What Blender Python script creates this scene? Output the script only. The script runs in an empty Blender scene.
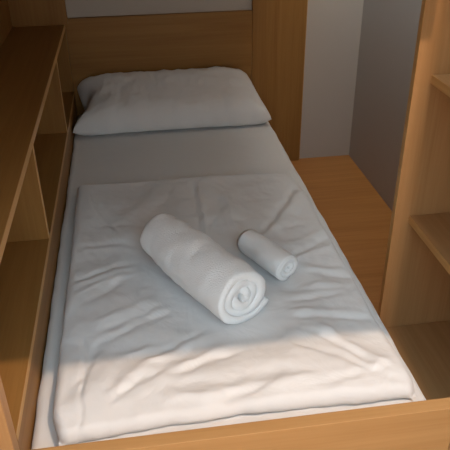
import bpy, bmesh, math, random
from mathutils import Vector, Matrix, noise
random.seed(4)
C = bpy.context.scene.collection
ZO = 0.345                      # floor is z=0, mattress top is ZO

# ------------------------------------------------------------ materials
def new_mat(name):
    m = bpy.data.materials.new(name); m.use_nodes = True
    nt = m.node_tree; b = nt.nodes['Principled BSDF']
    return m, nt, b

def wood(name, base, dark, axis, rough=0.45, seed=0.0, contrast=1.0):
    m, nt, b = new_mat(name)
    N, L = nt.nodes, nt.links
    tc = N.new('ShaderNodeTexCoord'); mp = N.new('ShaderNodeMapping')
    sc = [26.0, 26.0, 26.0]; sc[axis] = 1.1
    mp.inputs['Scale'].default_value = sc
    mp.inputs['Location'].default_value = (seed, seed*1.7, seed*0.6)
    n1 = N.new('ShaderNodeTexNoise'); n1.inputs['Scale'].default_value = 1.0
    n1.inputs['Detail'].default_value = 5; n1.inputs['Roughness'].default_value = .6
    n1.inputs['Distortion'].default_value = .6
    mp2 = N.new('ShaderNodeMapping'); s2 = [150.0]*3; s2[axis] = 4.0
    mp2.inputs['Scale'].default_value = s2
    n2 = N.new('ShaderNodeTexNoise'); n2.inputs['Scale'].default_value = 1.0; n2.inputs['Detail'].default_value = 3
    mix = N.new('ShaderNodeMath'); mix.operation = 'MULTIPLY_ADD'; mix.inputs[1].default_value = .35
    r = N.new('ShaderNodeValToRGB')
    r.color_ramp.elements[0].position = .62 - .32*contrast; r.color_ramp.elements[0].color = (*dark, 1)
    r.color_ramp.elements[1].position = .62 + .25*contrast; r.color_ramp.elements[1].color = (*base, 1)
    L.new(tc.outputs['Object'], mp.inputs[0]); L.new(tc.outputs['Object'], mp2.inputs[0])
    L.new(mp.outputs[0], n1.inputs[0]); L.new(mp2.outputs[0], n2.inputs[0])
    L.new(n2.outputs[0], mix.inputs[0]); L.new(n1.outputs[0], mix.inputs[2])
    L.new(mix.outputs[0], r.inputs[0]); L.new(r.outputs[0], b.inputs['Base Color'])
    bp = N.new('ShaderNodeBump'); bp.inputs['Strength'].default_value = .08; bp.inputs['Distance'].default_value = .002
    L.new(mix.outputs[0], bp.inputs['Height']); L.new(bp.outputs[0], b.inputs['Normal'])
    b.inputs['Roughness'].default_value = rough
    b.inputs['Specular IOR Level'].default_value = .22
    return m

def plaster(name, col):
    m, nt, b = new_mat(name); N, L = nt.nodes, nt.links
    tc = N.new('ShaderNodeTexCoord'); n = N.new('ShaderNodeTexNoise'); n.inputs['Scale'].default_value = 220
    L.new(tc.outputs['Object'], n.inputs[0])
    bp = N.new('ShaderNodeBump'); bp.inputs['Strength'].default_value = .1; bp.inputs['Distance'].default_value = .001
    L.new(n.outputs[0], bp.inputs['Height']); L.new(bp.outputs[0], b.inputs['Normal'])
    b.inputs['Base Color'].default_value = (*col, 1); b.inputs['Roughness'].default_value = .9
    b.inputs['Specular IOR Level'].default_value = .1
    return m

def cloth(name, col, scale, dist, strength, weave=False, sheen=.2, soft=0.0):
    m, nt, b = new_mat(name); N, L = nt.nodes, nt.links
    tc = N.new('ShaderNodeTexCoord')
    n = N.new('ShaderNodeTexNoise'); n.inputs['Scale'].default_value = scale; n.inputs['Detail'].default_value = 4
    L.new(tc.outputs['Object'], n.inputs[0])
    bp = N.new('ShaderNodeBump'); bp.inputs['Strength'].default_value = strength; bp.inputs['Distance'].default_value = dist
    L.new(n.outputs[0], bp.inputs['Height'])
    if soft:
        n3 = N.new('ShaderNodeTexNoise'); n3.inputs['Scale'].default_value = 9; n3.inputs['Detail'].default_value = 3
        n3.inputs['Distortion'].default_value = 1.2
        L.new(tc.outputs['Object'], n3.inputs[0])
        b2 = N.new('ShaderNodeBump'); b2.inputs['Strength'].default_value = soft; b2.inputs['Distance'].default_value = .03
        L.new(n3.outputs[0], b2.inputs['Height']); L.new(b2.outputs[0], bp.inputs['Normal'])
    L.new(bp.outputs[0], b.inputs['Normal'])
    b.inputs['Base Color'].default_value = (*col, 1); b.inputs['Roughness'].default_value = .85
    b.inputs['Specular IOR Level'].default_value = .15
    b.inputs['Sheen Weight'].default_value = sheen; b.inputs['Sheen Roughness'].default_value = .5
    return m

OB, OD = (.345, .178, .052), (.235, .109, .028)
oak_x = wood('oak_grain_across', OB, OD, 0)
oak_y = wood('oak_grain_along', OB, OD, 1, seed=3.1)
oak_z = wood('oak_grain_upright', OB, OD, 2, seed=6.3)
pale_z = wood('pale_oak_upright', (.44, .247, .105), (.33, .168, .062), 2, seed=4.4)
pale_y = wood('pale_oak_along', (.44, .247, .105), (.33, .168, .062), 1, seed=2.4)
pale_x = wood('pale_oak_across', (.43, .24, .095), (.33, .168, .058), 0, seed=7.4)
oak_edge = wood('oak_edge_band', (.60, .36, .14), (.50, .28, .10), 1, seed=1.3, contrast=.7)
floor_m = wood('floor_oak', (.50, .22, .065), (.35, .14, .036), 0, rough=.38, seed=9.2)
white_wall = plaster('white_plaster', (.52, .475, .425))
grey_wall = plaster('grey_plaster', (.46, .42, .38))
sheet_m = cloth('white_sheet', (.72, .72, .715), 900, .0006, .15, soft=.06)
duvet_m = cloth('white_duvet_cotton', (.73, .73, .73), 900, .0006, .15, soft=.16)
pillow_m = cloth('white_pillowcase', (.76, .75, .74), 900, .0006, .15, soft=.10)
towel_m = cloth('white_terry', (.91, .92, .92), 330, .004, .7, sheen=.4)

# ------------------------------------------------------------ helpers
def link_mesh(name, bm, mat, parent=None, smooth=False, bevel=0):
    me = bpy.data.meshes.new(name)
    bmesh.ops.recalc_face_normals(bm, faces=bm.faces)
    bm.to_mesh(me); bm.free()
    o = bpy.data.objects.new(name, me); C.objects.link(o)
    me.materials.append(mat)
    if smooth:
        for p in me.polygons: p.use_smooth = True
    if bevel:
        md = o.modifiers.new('bevel', 'BEVEL'); md.width = bevel; md.segments = 2; md.limit_method = 'ANGLE'
    if parent:
        o.parent = parent; o.matrix_parent_inverse = Matrix.Translation(parent.location).inverted()
    return o

def box(name, x0, x1, y0, y1, z0, z1, mat, parent=None, bevel=.0012):
    bm = bmesh.new()
    vs = [bm.verts.new((x, y, z)) for x in (x0, x1) for y in (y0, y1) for z in (z0, z1)]
    for f in ((0,1,3,2), (4,6,7,5), (0,4,5,1), (2,3,7,6), (0,2,6,4), (1,5,7,3)):
        bm.faces.new([vs[i] for i in f])
    return link_mesh(name, bm, mat, parent, bevel=bevel)

def thing(name, label, cat, loc=(0,0,0), group=None):
    o = bpy.data.objects.new(name, None); C.objects.link(o); o.location = loc
    o.empty_display_size = .1
    tag(o, label, cat, group); return o
def tag(o, label, cat, group=None):
    o['label'] = label; o['category'] = cat
    if group: o['group'] = group
def struct(o): o['kind'] = 'structure'; return o

# ------------------------------------------------------------ room shell
XW = 1.108; XL = -.54; YH = 3.0
struct(box('floor', XL-.1, XW+.1, -1.2, YH+.1, -.08, 0, floor_m, bevel=0))
struct(box('wall_back', XL-.1, XW+.1, YH, YH+.1, 0, 2.3, white_wall, bevel=0))
struct(box('wall_left', XL-.1, XL, -1.2, YH, 0, 2.3, white_wall, bevel=0))
struct(box('wall_right', XW, XW+.1, -1.2, YH, 0, 2.3, grey_wall, bevel=0))
CZ = ZO + 1.05                  # underside of an unseen upper-bunk slab, added to shade the bed
struct(box('shade_slab', XL, .69, .563, YH, CZ, CZ+.12, white_wall, bevel=0))
struct(box('shade_slab', .69, .765, 1.10, YH, CZ, CZ+.12, white_wall, bevel=0))  # extra strip added to keep a lamp streak off the back wall

# ------------------------------------------------------------ bed
XA, XB = -.29, .605             # mattress edges
bed = thing('bed', 'built-in oak single bed with low footboard and headboard panel against the back wall', 'bed', (.15, 1.9, 0))
box('footboard', XA, .603, .850, .880, 0, ZO+.088, pale_x, bed)
box('headboard', XA+.0012, .566, YH-.022, YH, 0, ZO+.437, oak_x, bed)
box('bed_base', XA+.004, XB-.012, .881, YH-.024, .06, ZO-.2, oak_y, bed)
box('base_rail', XB-.012, XB+.004, .881, YH-.024, 0, ZO-.17, oak_y, bed)
pp = thing('wall_panel', 'tall upright oak panel on the back wall right of the headboard', 'panel', (.7, YH, 0))
box('board', .567, .826, YH-.022, YH, 0, 2.2, oak_z, pp)
box('edge_strip', .826, .829, YH-.022, YH, 0, 2.2, oak_edge, pp, bevel=.0006)

# ------------------------------------------------------------ left shelf unit
su = thing('shelf_unit', 'long low oak shelf unit with open cubbies along the left side of the bed', 'shelf', (-.4, 1.9, 0))
XS = -.515
zt, zb = ZO+.417, ZO+.100
box('back_panel', XS-.024, XS, .875, YH, 0, ZO+1.02, oak_z, su)
top = box('top_board', XS, XA, .875, YH-.001, zt-.022, zt, oak_y, su)
box('edge_band', XA, XA+.0012, .875, YH-.001, zt-.022, zt, oak_edge, top, bevel=0)
bot = box('bottom_board', XS, XA, .912, YH-.001, zb-.02, zb, oak_y, su)
box('edge_band', XA, XA+.0006, .912, YH-.001, zb-.02, zb, oak_edge, bot, bevel=0)
box('plinth', XA-.02, XA-.0004, .912, YH-.001, 0, zb-.0205, oak_y, su)
box('head_panel', XS, XA, YH-.022, YH-.0015, zb, zt-.0225, oak_z, su)
for y in (2.47, 1.645):
    dv_ = box('divider', XS, XA-.001, y, y+.019, zb, zt-.0225, oak_z, su)
    box('edge_band', XA-.001, XA+.0002, y, y+.019, zb, zt-.0225, oak_edge, dv_, bevel=0)
box('end_panel', XS, XA, .875, .911, 0, zt-.0225, pale_z, su)
box('shade_board', XS, XA, .875, YH-.001, ZO+.96, ZO+.982, oak_y, su)  # unseen board added to block light and darken the shelf top
box('upright_panel', XS, XA+.016, YH-.045, YH-.0225, zt, ZO+.959, oak_z, su)

# ------------------------------------------------------------ right open unit
YN = 1.58
ru = thing('open_shelf', 'tall oak open shelving at the right with deep boards facing the bed', 'shelf', (.95, 1.0, 0))
for y in (YN, .374):
    sp = box('side_panel', .7495, XW-.001, y, y+.022, 0, 2.2, pale_z, ru)
    box('edge_band', .7485, .7495, y, y+.022, 0, 2.2, oak_edge, sp, bevel=0)
box('backing', XW-.012, XW-.001, .397, YN-.001, 0, 2.2, pale_z, ru)
for z in (ZO+.552, ZO+.112):
    sb = box('shelf_board', .797, XW-.0125, .397, YN-.0005, z-.024, z, pale_y, ru)
    box('edge_band', .796, .797, .397, YN-.0005, z-.024, z, oak_edge, sb, bevel=0)
box('base_board', .700, XW-.0125, .397, YN-.0005, 0, .020, pale_y, ru)

# ------------------------------------------------------------ mattress
def smooth01(t):
    t = max(0., min(1., t)); return t*t*(3-2*t)
def nz(x, y, z=0.): return noise.noise(Vector((x, y, z)))

def mattress():
    bm = bmesh.new(); y0, y1 = .888, YH-.03; R = .026; z0 = ZO-.2
    # closed profile rows: sweep in y, section in x
    nx, ny = 90, 200
    def sect(t):                # t 0..1 across the top with rolled sides
        pass
    top = []
    for j in range(ny+1):
        y = y0 + (y1-y0)*j/ny
        row = []
        for i in range(nx+1):
            s = i/nx
            x = XA+.001 + (XB-.0-XA-.006)*(.5-.5*math.cos(math.pi*s))
            dx = min(x-(XA+.001), XB-x); dy = min(y-y0, y1-y); d = min(dx, dy)
            q = min(d/R, 1.); h = R*(math.sqrt(max(0., 1-(1-q)**2)) - 1)
            w = .0035*nz(x*3, y*3.2, 2.) + .0018*nz(x*9, y*4, 7.)
            xx = x + (.004*nz(0, y*5, 3.1) + .003*nz(0, y*13, 5.)) * (1 if dx < .05 else 0) * (1-min(dx/.05, 1))
            row.append(bm.verts.new((max(xx, XA+.0006), y, ZO + h + (w-.005)*q)))
        top.append(row)
    for j in range(ny):
        for i in range(nx):
            bm.faces.new((top[j][i], top[j][i+1], top[j+1][i+1], top[j+1][i]))
    rim = top[0][:] + [top[j][nx] for j in range(1, ny+1)] + top[ny][nx-1::-1] + [top[j][0] for j in range(ny-1, 0, -1)]
    low = [bm.verts.new((v.co.x, v.co.y, z0)) for v in rim]
    n = len(rim)
    for k in range(n):
        bm.faces.new((rim[k], low[k], low[(k+1) % n], rim[(k+1) % n]))
    bm.faces.new(low)
    return bm
mt = link_mesh('mattress', mattress(), sheet_m, smooth=True)
tag(mt, 'single mattress in a white fitted sheet lying in the oak bed', 'mattress')

# ------------------------------------------------------------ duvet
# creases: x0,y0,x1,y1, width, height (negative: a valley)
CR = [(.521,1.948,.350,1.672,.013,-.012), (.548,1.930,.385,1.660,.018,.011), (.635,1.96,.47,1.88,.016,.005),
 (.363,1.505,.542,1.604,.011,-.007), (.38,1.49,.555,1.575,.012,.007), (.366,1.394,.506,1.381,.012,.007), (.36,1.372,.51,1.36,.012,-.005),
 (.29,1.64,.272,1.951,.018,.006), (.2,2.05,.184,1.695,.012,.006), (.18,2.05,.162,1.72,.010,-.004), (.205,1.757,.295,2.02,.016,-.005),
 (-.21,1.52,-.031,1.576,.012,-.006), (-.21,1.50,-.035,1.555,.012,.005), (-.2,1.455,-.061,1.52,.013,.006), (-.18,1.696,-.042,1.685,.014,-.005), (-.18,1.67,-.045,1.66,.012,.004),
 (-.12,1.809,.009,1.787,.014,-.005), (-.199,2.056,-.165,1.85,.012,.005), (-.174,2.013,-.095,1.742,.012,-.005),
 (-.02,1.165,.151,1.267,.012,-.010), (-.04,1.135,.14,1.240,.018,.010), (-.183,1.095,-.15,1.216,.010,-.006), (-.093,1.034,-.0,1.105,.010,-.008), (-.11,1.05,-.02,1.125,.014,.006),
 (-.185,1.232,-.175,.966,.007,-.006), (.040,1.115,.176,1.174,.014,.008), (.05,1.09,.19,1.15,.012,-.007), (-.019,1.187,-.092,1.163,.012,.005),
 (.19,1.185,.429,1.185,.022,.007), (.389,1.216,.525,1.046,.014,.008), (.375,1.19,.505,1.04,.010,-.006), (.327,1.285,.532,1.246,.014,.006), (.34,1.262,.54,1.222,.010,-.005),
 (.364,1.326,.507,1.338,.012,-.006), (.345,1.146,.51,.995,.012,-.006), (.0,1.055,.322,1.045,.022,-.006), (.02,1.01,.34,1.015,.018,.008),
 (.376,1.0,.487,1.02,.012,-.008), (.139,.995,.246,1.02,.010,-.006), (.44,1.0,.53,1.05,.012,.007), (.602,1.753,.56,1.566,.012,.005), (.455,1.452,.575,1.407,.010,-.006),
 (.44,1.475,.57,1.432,.012,.006), (-.143,1.323,-.01,1.387,.014,.006), (-.116,1.24,.04,1.335,.012,-.006), (-.158,1.411,-.09,1.484,.012,-.005), (-.14,1.28,.02,1.36,.012,-.005),
 (.25,1.24,.40,1.275,.014,.006), (.42,1.70,.55,1.72,.012,-.004), (.43,1.60,.56,1.65,.012,.004), (.08,1.93,.10,2.06,.014,-.004)]
def crease(x, y):
    h = 0.
    for (ax, ay, bx, by, w, a) in CR:
        ux, uy = bx-ax, by-ay; L = math.hypot(ux, uy); ux /= L; uy /= L
        t = (x-ax)*ux + (y-ay)*uy
        if t < -.06 or t > L+.06: continue
        s = (x-ax)*uy - (y-ay)*ux + .016*nz(t*9, ax*37, ay*11) + .006*nz(x*28, y*28, 4.)
        if abs(s) > 3.2*w: continue
        tt = min((t+.05)/.09, (L+.05-t)/.09)
        h += .72*a*math.exp(-(s/(w*(1.1+.5*nz(t*14, ax*5, 7.))))**2)*smooth01(tt)*(1+.6*nz(t*17, by*9, 3.))
    return h

def duvet_left(y):  return -.238 + .004*nz(y*5, 1.3) + .003*nz(y*14, 4.) + .020*smooth01((1.03-y)/.10)*.9
def duvet_right(y): return .566 + .006*nz(y*4, 9.3) + .003*nz(y*12, 2.) - .018*smooth01((y-1.9)/.2) + .010*smooth01((1.25-y)/.15) - .008*smooth01((1.0-y)/.05)
def duvet_far(s):   return 2.124 - .012*s + .010*math.sin(s*3.1) + .006*nz(s*6, 3.) + .002*nz(s*22, 5.)
def duvet_near(s):  return .936 + .014*math.sin(s*math.pi*1.2) + .020*s + .005*nz(s*9, 8.) + .003*nz(s*25, 2.)

def duvet_height(x, y):
    h = .034 + .016*math.exp(-((y-1.03)/.12)**2)
    h += .012*nz(x*4.2, y*3.6, 1.) + .008*nz(x*9 + nz(x*5, y*5, 9.), y*8, 5.) + .0022*nz(x*21, y*19, 3.) + .001*nz(x*45, y*40, 3.)
    h += crease(x, y)
    for (ax, ay, bx, by, w) in ((.235, 1.268, .047, 1.605, .11), (.386, 1.424, .294, 1.595, .06)):
        ux, uy = bx-ax, by-ay; L = math.hypot(ux, uy); ux /= L; uy /= L
        t = max(0., min(L, (x-ax)*ux + (y-ay)*uy)); d = math.hypot(x-ax-t*ux, y-ay-t*uy)
        k = 1-smooth01((d-w*.5)/(w*1.1)); h = h*(1-k) + .026*k
    return h

def quilt(nu, nv, left, right, far, near, hfun, lift, rim_w, zbase=0., under=.0):
    bm = bmesh.new(); rows = []
    for j in range(nv+1):
        v = .5-.5*math.cos(math.pi*j/nv) if j else 0.
        v = .6*v + .4*j/nv
        row = []
        for i in range(nu+1):
            u = .6*(.5-.5*math.cos(math.pi*i/nu)) + .4*i/nu
            yc = near(u) + (far(u)-near(u))*v
            x = left(yc) + (right(yc)-left(yc))*u
            y = yc
            du = min(x-left(yc), right(yc)-x); dv = min(y-near(u), far(u)-y)
            # rounded corner in plan
            a, b = rim_w-min(du, rim_w), rim_w-min(dv, rim_w)
            q = 1-min(1., math.hypot(a, b)/rim_w)
            prof = math.sqrt(max(0., 1-(1-q)**2))
            z = ZO + zbase + lift + (hfun(x, y)-lift)*prof
            row.append(bm.verts.new((x, y, z)))
        rows.append(row)
    for j in range(nv):
        for i in range(nu):
            bm.faces.new((rows[j][i], rows[j][i+1], rows[j+1][i+1], rows[j+1][i]))
    rim = rows[0][:] + [rows[j][nu] for j in range(1, nv+1)] + rows[nv][nu-1::-1] + [rows[j][0] for j in range(nv-1, 0, -1)]
    mx = sum(v.co.x for v in rim)/len(rim); my = sum(v.co.y for v in rim)/len(rim)
    low = [bm.verts.new((v.co.x+math.copysign(under, mx-v.co.x), v.co.y+math.copysign(under, my-v.co.y), ZO+zbase+.0005)) for v in rim]
    n = len(rim)
    for k in range(n): bm.faces.new((rim[k], low[k], low[(k+1) % n], rim[(k+1) % n]))
    bm.faces.new(low)
    return bm

dv = thing('duvet', 'rumpled white duvet spread over the lower two thirds of the mattress', 'duvet', (.16, 1.5, ZO))
link_mesh('cover', quilt(210, 290, duvet_left, duvet_right, duvet_far, duvet_near, duvet_height, .022, .024, under=.030), duvet_m, dv, smooth=True)
link_mesh('folded_end', quilt(150, 40, lambda y: -.222+.004*nz(y*9, 2.), lambda y: .560, lambda s: 1.05,
          lambda s: .893+.004*math.sin(s*5)+.01*s*s, lambda x, y: .013+.004*nz(x*8, y*7, 2.)-.004*smooth01((y-.96)/.05), .004, .016), duvet_m, dv, smooth=True)

# ------------------------------------------------------------ pillow
def pillow():
    bm = bmesh.new(); nu, nv = 110, 60; T = .172
    def pt(i, j, side):
        u = -1+2*i/nu; v = -1+2*j/nv
        u = math.copysign(1-(1-abs(u))**1.25, u)
        # plan: pinched sides, flared corners
        hw = .392 + .040*(.5-.5*v) if u > 0 else .396 - .012*(1-v*v) + .054*smooth01((-v-.2)/.8) + .020*smooth01((v-.4)/.6) - .026*math.exp(-((v-.25)/.3)**2)
        hd = .165 - .010*(1-u*u)*(1 if v < 0 else .2)
        cx = .164 - .022*(v+1)/2
        x = cx + hw*u; y = 2.800 + hd*v
        e = max(0., 1-abs(u)**8)*max(0., 1-abs(v)**3.5)
        th = .135*e**.45
        wr = .006*nz(u*3+.4, v*2+.3, 3.43)*e + .007*nz(u*8, v*3.0, 8.37)*math.sqrt(e) + .004*nz(u*20, v*6, 5.71)*e**.3
        y += .010*nz(u*2.2, 4.)*max(0., -v) + .004*nz(u*7, 6.)*max(0., -v)
        wr += .0045*math.sin(u*34+2*nz(u*4, v, 1.))*math.exp(-((1+v)/.35))*e**.4
        lift = .018 + .088*smooth01((v+.75)/1.9)
        base = ZO + .014 + lift
        if side > 0: z = base + .80*th + wr
        else: z = base - min(1., 6*e)**.6*(lift + .006)
        return (x, y, z)
    T_, B_ = [], []
    for j in range(nv+1):
        tr, br = [], []
        for i in range(nu+1):
            v = bm.verts.new(pt(i, j, 1)); tr.append(v)
            if i in (0, nu) or j in (0, nv): br.append(v)
            else: br.append(bm.verts.new(pt(i, j, -1)))
        T_.append(tr); B_.append(br)
    for j in range(nv):
        for i in range(nu):
            bm.faces.new((T_[j][i], T_[j][i+1], T_[j+1][i+1], T_[j+1][i]))
            try: bm.faces.new((B_[j][i], B_[j+1][i], B_[j+1][i+1], B_[j][i+1]))
            except ValueError: pass
    return bm
pl = link_mesh('pillow', pillow(), pillow_m, smooth=True)
tag(pl, 'wide white pillow at the head of the bed leaning on the headboard', 'pillow')

# ------------------------------------------------------------ rolled towels
def towel_roll(a, b, r_out, r_in, turns, tail, zc, nlen, seed, squash=.95, oval=1.0):
    """spiral sheet swept from a (near end) to b (far end); tail lies on the bed at the right side"""
    bm = bmesh.new()
    a = Vector((a[0], a[1], zc)); b = Vector((b[0], b[1], zc))
    ax = (b-a).normalized(); L = (b-a).length
    side = ax.cross(Vector((0, 0, 1))).normalized(); up = Vector((0, 0, 1))
    pitch = (r_out-r_in)/turns; th = pitch*.96
    th_end = -math.pi/2; th0 = th_end - 2*math.pi*turns
    n = int(turns*34)
    cen = []
    for k in range(n+1):
        t = k/n; ang = th0 + (th_end-th0)*t; r = r_in + (r_out-r_in-th/2)*t
        r *= 1 + .045*nz(ang*.7, seed, 2.)*(.4+t)
        cen.append((Vector((math.cos(ang)*r*oval, math.sin(ang)*r*squash)), t))
    last = cen[-1][0]
    for k in range(1, 9):
        cen.append((last + Vector((tail*k/8, .022*(k/8)**2)), 1.0))
    m = len(cen); outer, inner = [], []
    for k in range(m):
        p = cen[k][0]; d = (cen[min(k+1, m-1)][0]-cen[max(k-1, 0)][0]).normalized()
        nrm = Vector((d.y, -d.x)); w = th/2
        if k in (0, m-1): w *= .55
        outer.append(p+nrm*w); inner.append(p-nrm*w)
    loop = outer + inner[::-1]; idx = list(range(m)) + list(range(m-1, -1, -1))
    rings = []; NL = nlen+4
    for s in range(NL+1):
        if s == 0: f, puff = 0., .8
        elif s == 1: f, puff = .010/L*.45, .9
        elif s == NL: f, puff = 1., .8
        elif s == NL-1: f, puff = 1-.010/L*.45, .9
        else: f, puff = .02 + .96*(s-2)/(NL-4), 1.
        ring = []
        for q, (p, k) in enumerate(zip(loop, idx)):
            c = cen[k][0]; p2 = c + (p-c)*puff
            ang = k/m*turns*6.28
            end_off = .012*nz(ang*.45, seed+3, 1.) + .010*(1-k/m)*(-1 if f < .5 else 1)*-.6
            pos = a + ax*(L*f + end_off*(1-2*min(f, 1-f))) + side*p2.x + up*p2.y
            g = .006*nz(pos.x*16, pos.y*16, pos.z*16+seed) + .0022*nz(pos.x*42, pos.y*42, pos.z*42+seed)
            rad = Vector((p2.x, p2.y)); rad = rad.normalized() if rad.length > 1e-5 else rad
            outw = 1 if k > m*.7 else .5
            pos += (side*rad.x + up*rad.y)*g*outw
            # soft waist and slightly fuller middle
            fl = 1.05 - .10*f + .04*math.sin(f*math.pi) + .02*nz(f*4, seed)
            rel = pos-(a+ax*L*f); along = rel.dot(ax); rel -= ax*along
            pos = a + ax*(L*f+along) + rel*fl
            pos.z = max(pos.z, zc - r_out*squash*1.02)
            ring.append(bm.verts.new(pos))
        rings.append(ring)
    M = len(loop)
    for s in range(NL):
        for q in range(M):
            bm.faces.new((rings[s][q], rings[s][(q+1) % M], rings[s+1][(q+1) % M], rings[s+1][q]))
    for ring in (rings[0], rings[-1]):
        for k in range(m-1):
            bm.faces.new((ring[k], ring[k+1], ring[2*m-2-k], ring[2*m-1-k]))
    return bm
bt = link_mesh('rolled_towel', towel_roll((.226, 1.262), (.038, 1.608), .083, .008, 3.0, .080, ZO+.109, 46, 1.0), towel_m, smooth=True)
tag(bt, 'large rolled white bath towel with a spiral end lying on the duvet', 'towel')
st = link_mesh('rolled_towel', towel_roll((.384, 1.420), (.292, 1.598), .044, .008, 2.1, .004, ZO+.071, 30, 5.0, squash=.9, oval=1.12), towel_m, smooth=True)
tag(st, 'small rolled white hand towel lying right of the big towel roll', 'towel')

# ------------------------------------------------------------ light
w = bpy.data.worlds.new('daylight'); bpy.context.scene.world = w; w.use_nodes = True
wn, wl = w.node_tree.nodes, w.node_tree.links
bg = wn['Background']; bg.inputs[1].default_value = 1.0
tcw = wn.new('ShaderNodeTexCoord'); sep = wn.new('ShaderNodeSeparateXYZ'); rw = wn.new('ShaderNodeValToRGB')
rw.color_ramp.elements[0].position = .05; rw.color_ramp.elements[0].color = (1.0, .93, .86, 1)
rw.color_ramp.elements[1].position = .55; rw.color_ramp.elements[1].color = (2.1, 2.75, 3.2, 1)
wl.new(tcw.outputs['Generated'], sep.inputs[0]); wl.new(sep.outputs['Z'], rw.inputs[0]); wl.new(rw.outputs[0], bg.inputs[0])
def lamp(name, loc, power, col, size):
    ld = bpy.data.lights.new(name, 'POINT'); ld.energy = power; ld.color = col; ld.shadow_soft_size = size
    lo = bpy.data.objects.new(name, ld); C.objects.link(lo); lo.location = loc
lamp('ceiling_lamp', (.74, .03, ZO+1.95), 90, (1., .70, .49), .014)
lamp('aisle_fill', (.93, 2.35, ZO+1.75), 12, (1., .70, .42), .10)  # added warm fill light, brightens the aisle floor and walls

# ------------------------------------------------------------ camera
cd = bpy.data.cameras.new('camera'); co = bpy.data.objects.new('camera', cd); C.objects.link(co)
cd.sensor_width = 36; cd.lens = 633/450*36; cd.clip_start = .01
Rr = Vector((.9889433, -.14786576, -.01126322)); Ru = Vector((.08515901, .50408781, .85944367)); Rb = Vector((-.12140464, -.85090023, .51110637))
co.matrix_world = Matrix(((Rr.x, Ru.x, Rb.x, 0), (Rr.y, Ru.y, Rb.y, 0), (Rr.z, Ru.z, Rb.z, ZO+1.084), (0, 0, 0, 1)))
sc = bpy.context.scene; sc.camera = co
vs = sc.view_settings; vs.view_transform = 'Standard'; vs.look = 'None'; vs.exposure = .42; vs.gamma = 1; vs.use_curve_mapping = False
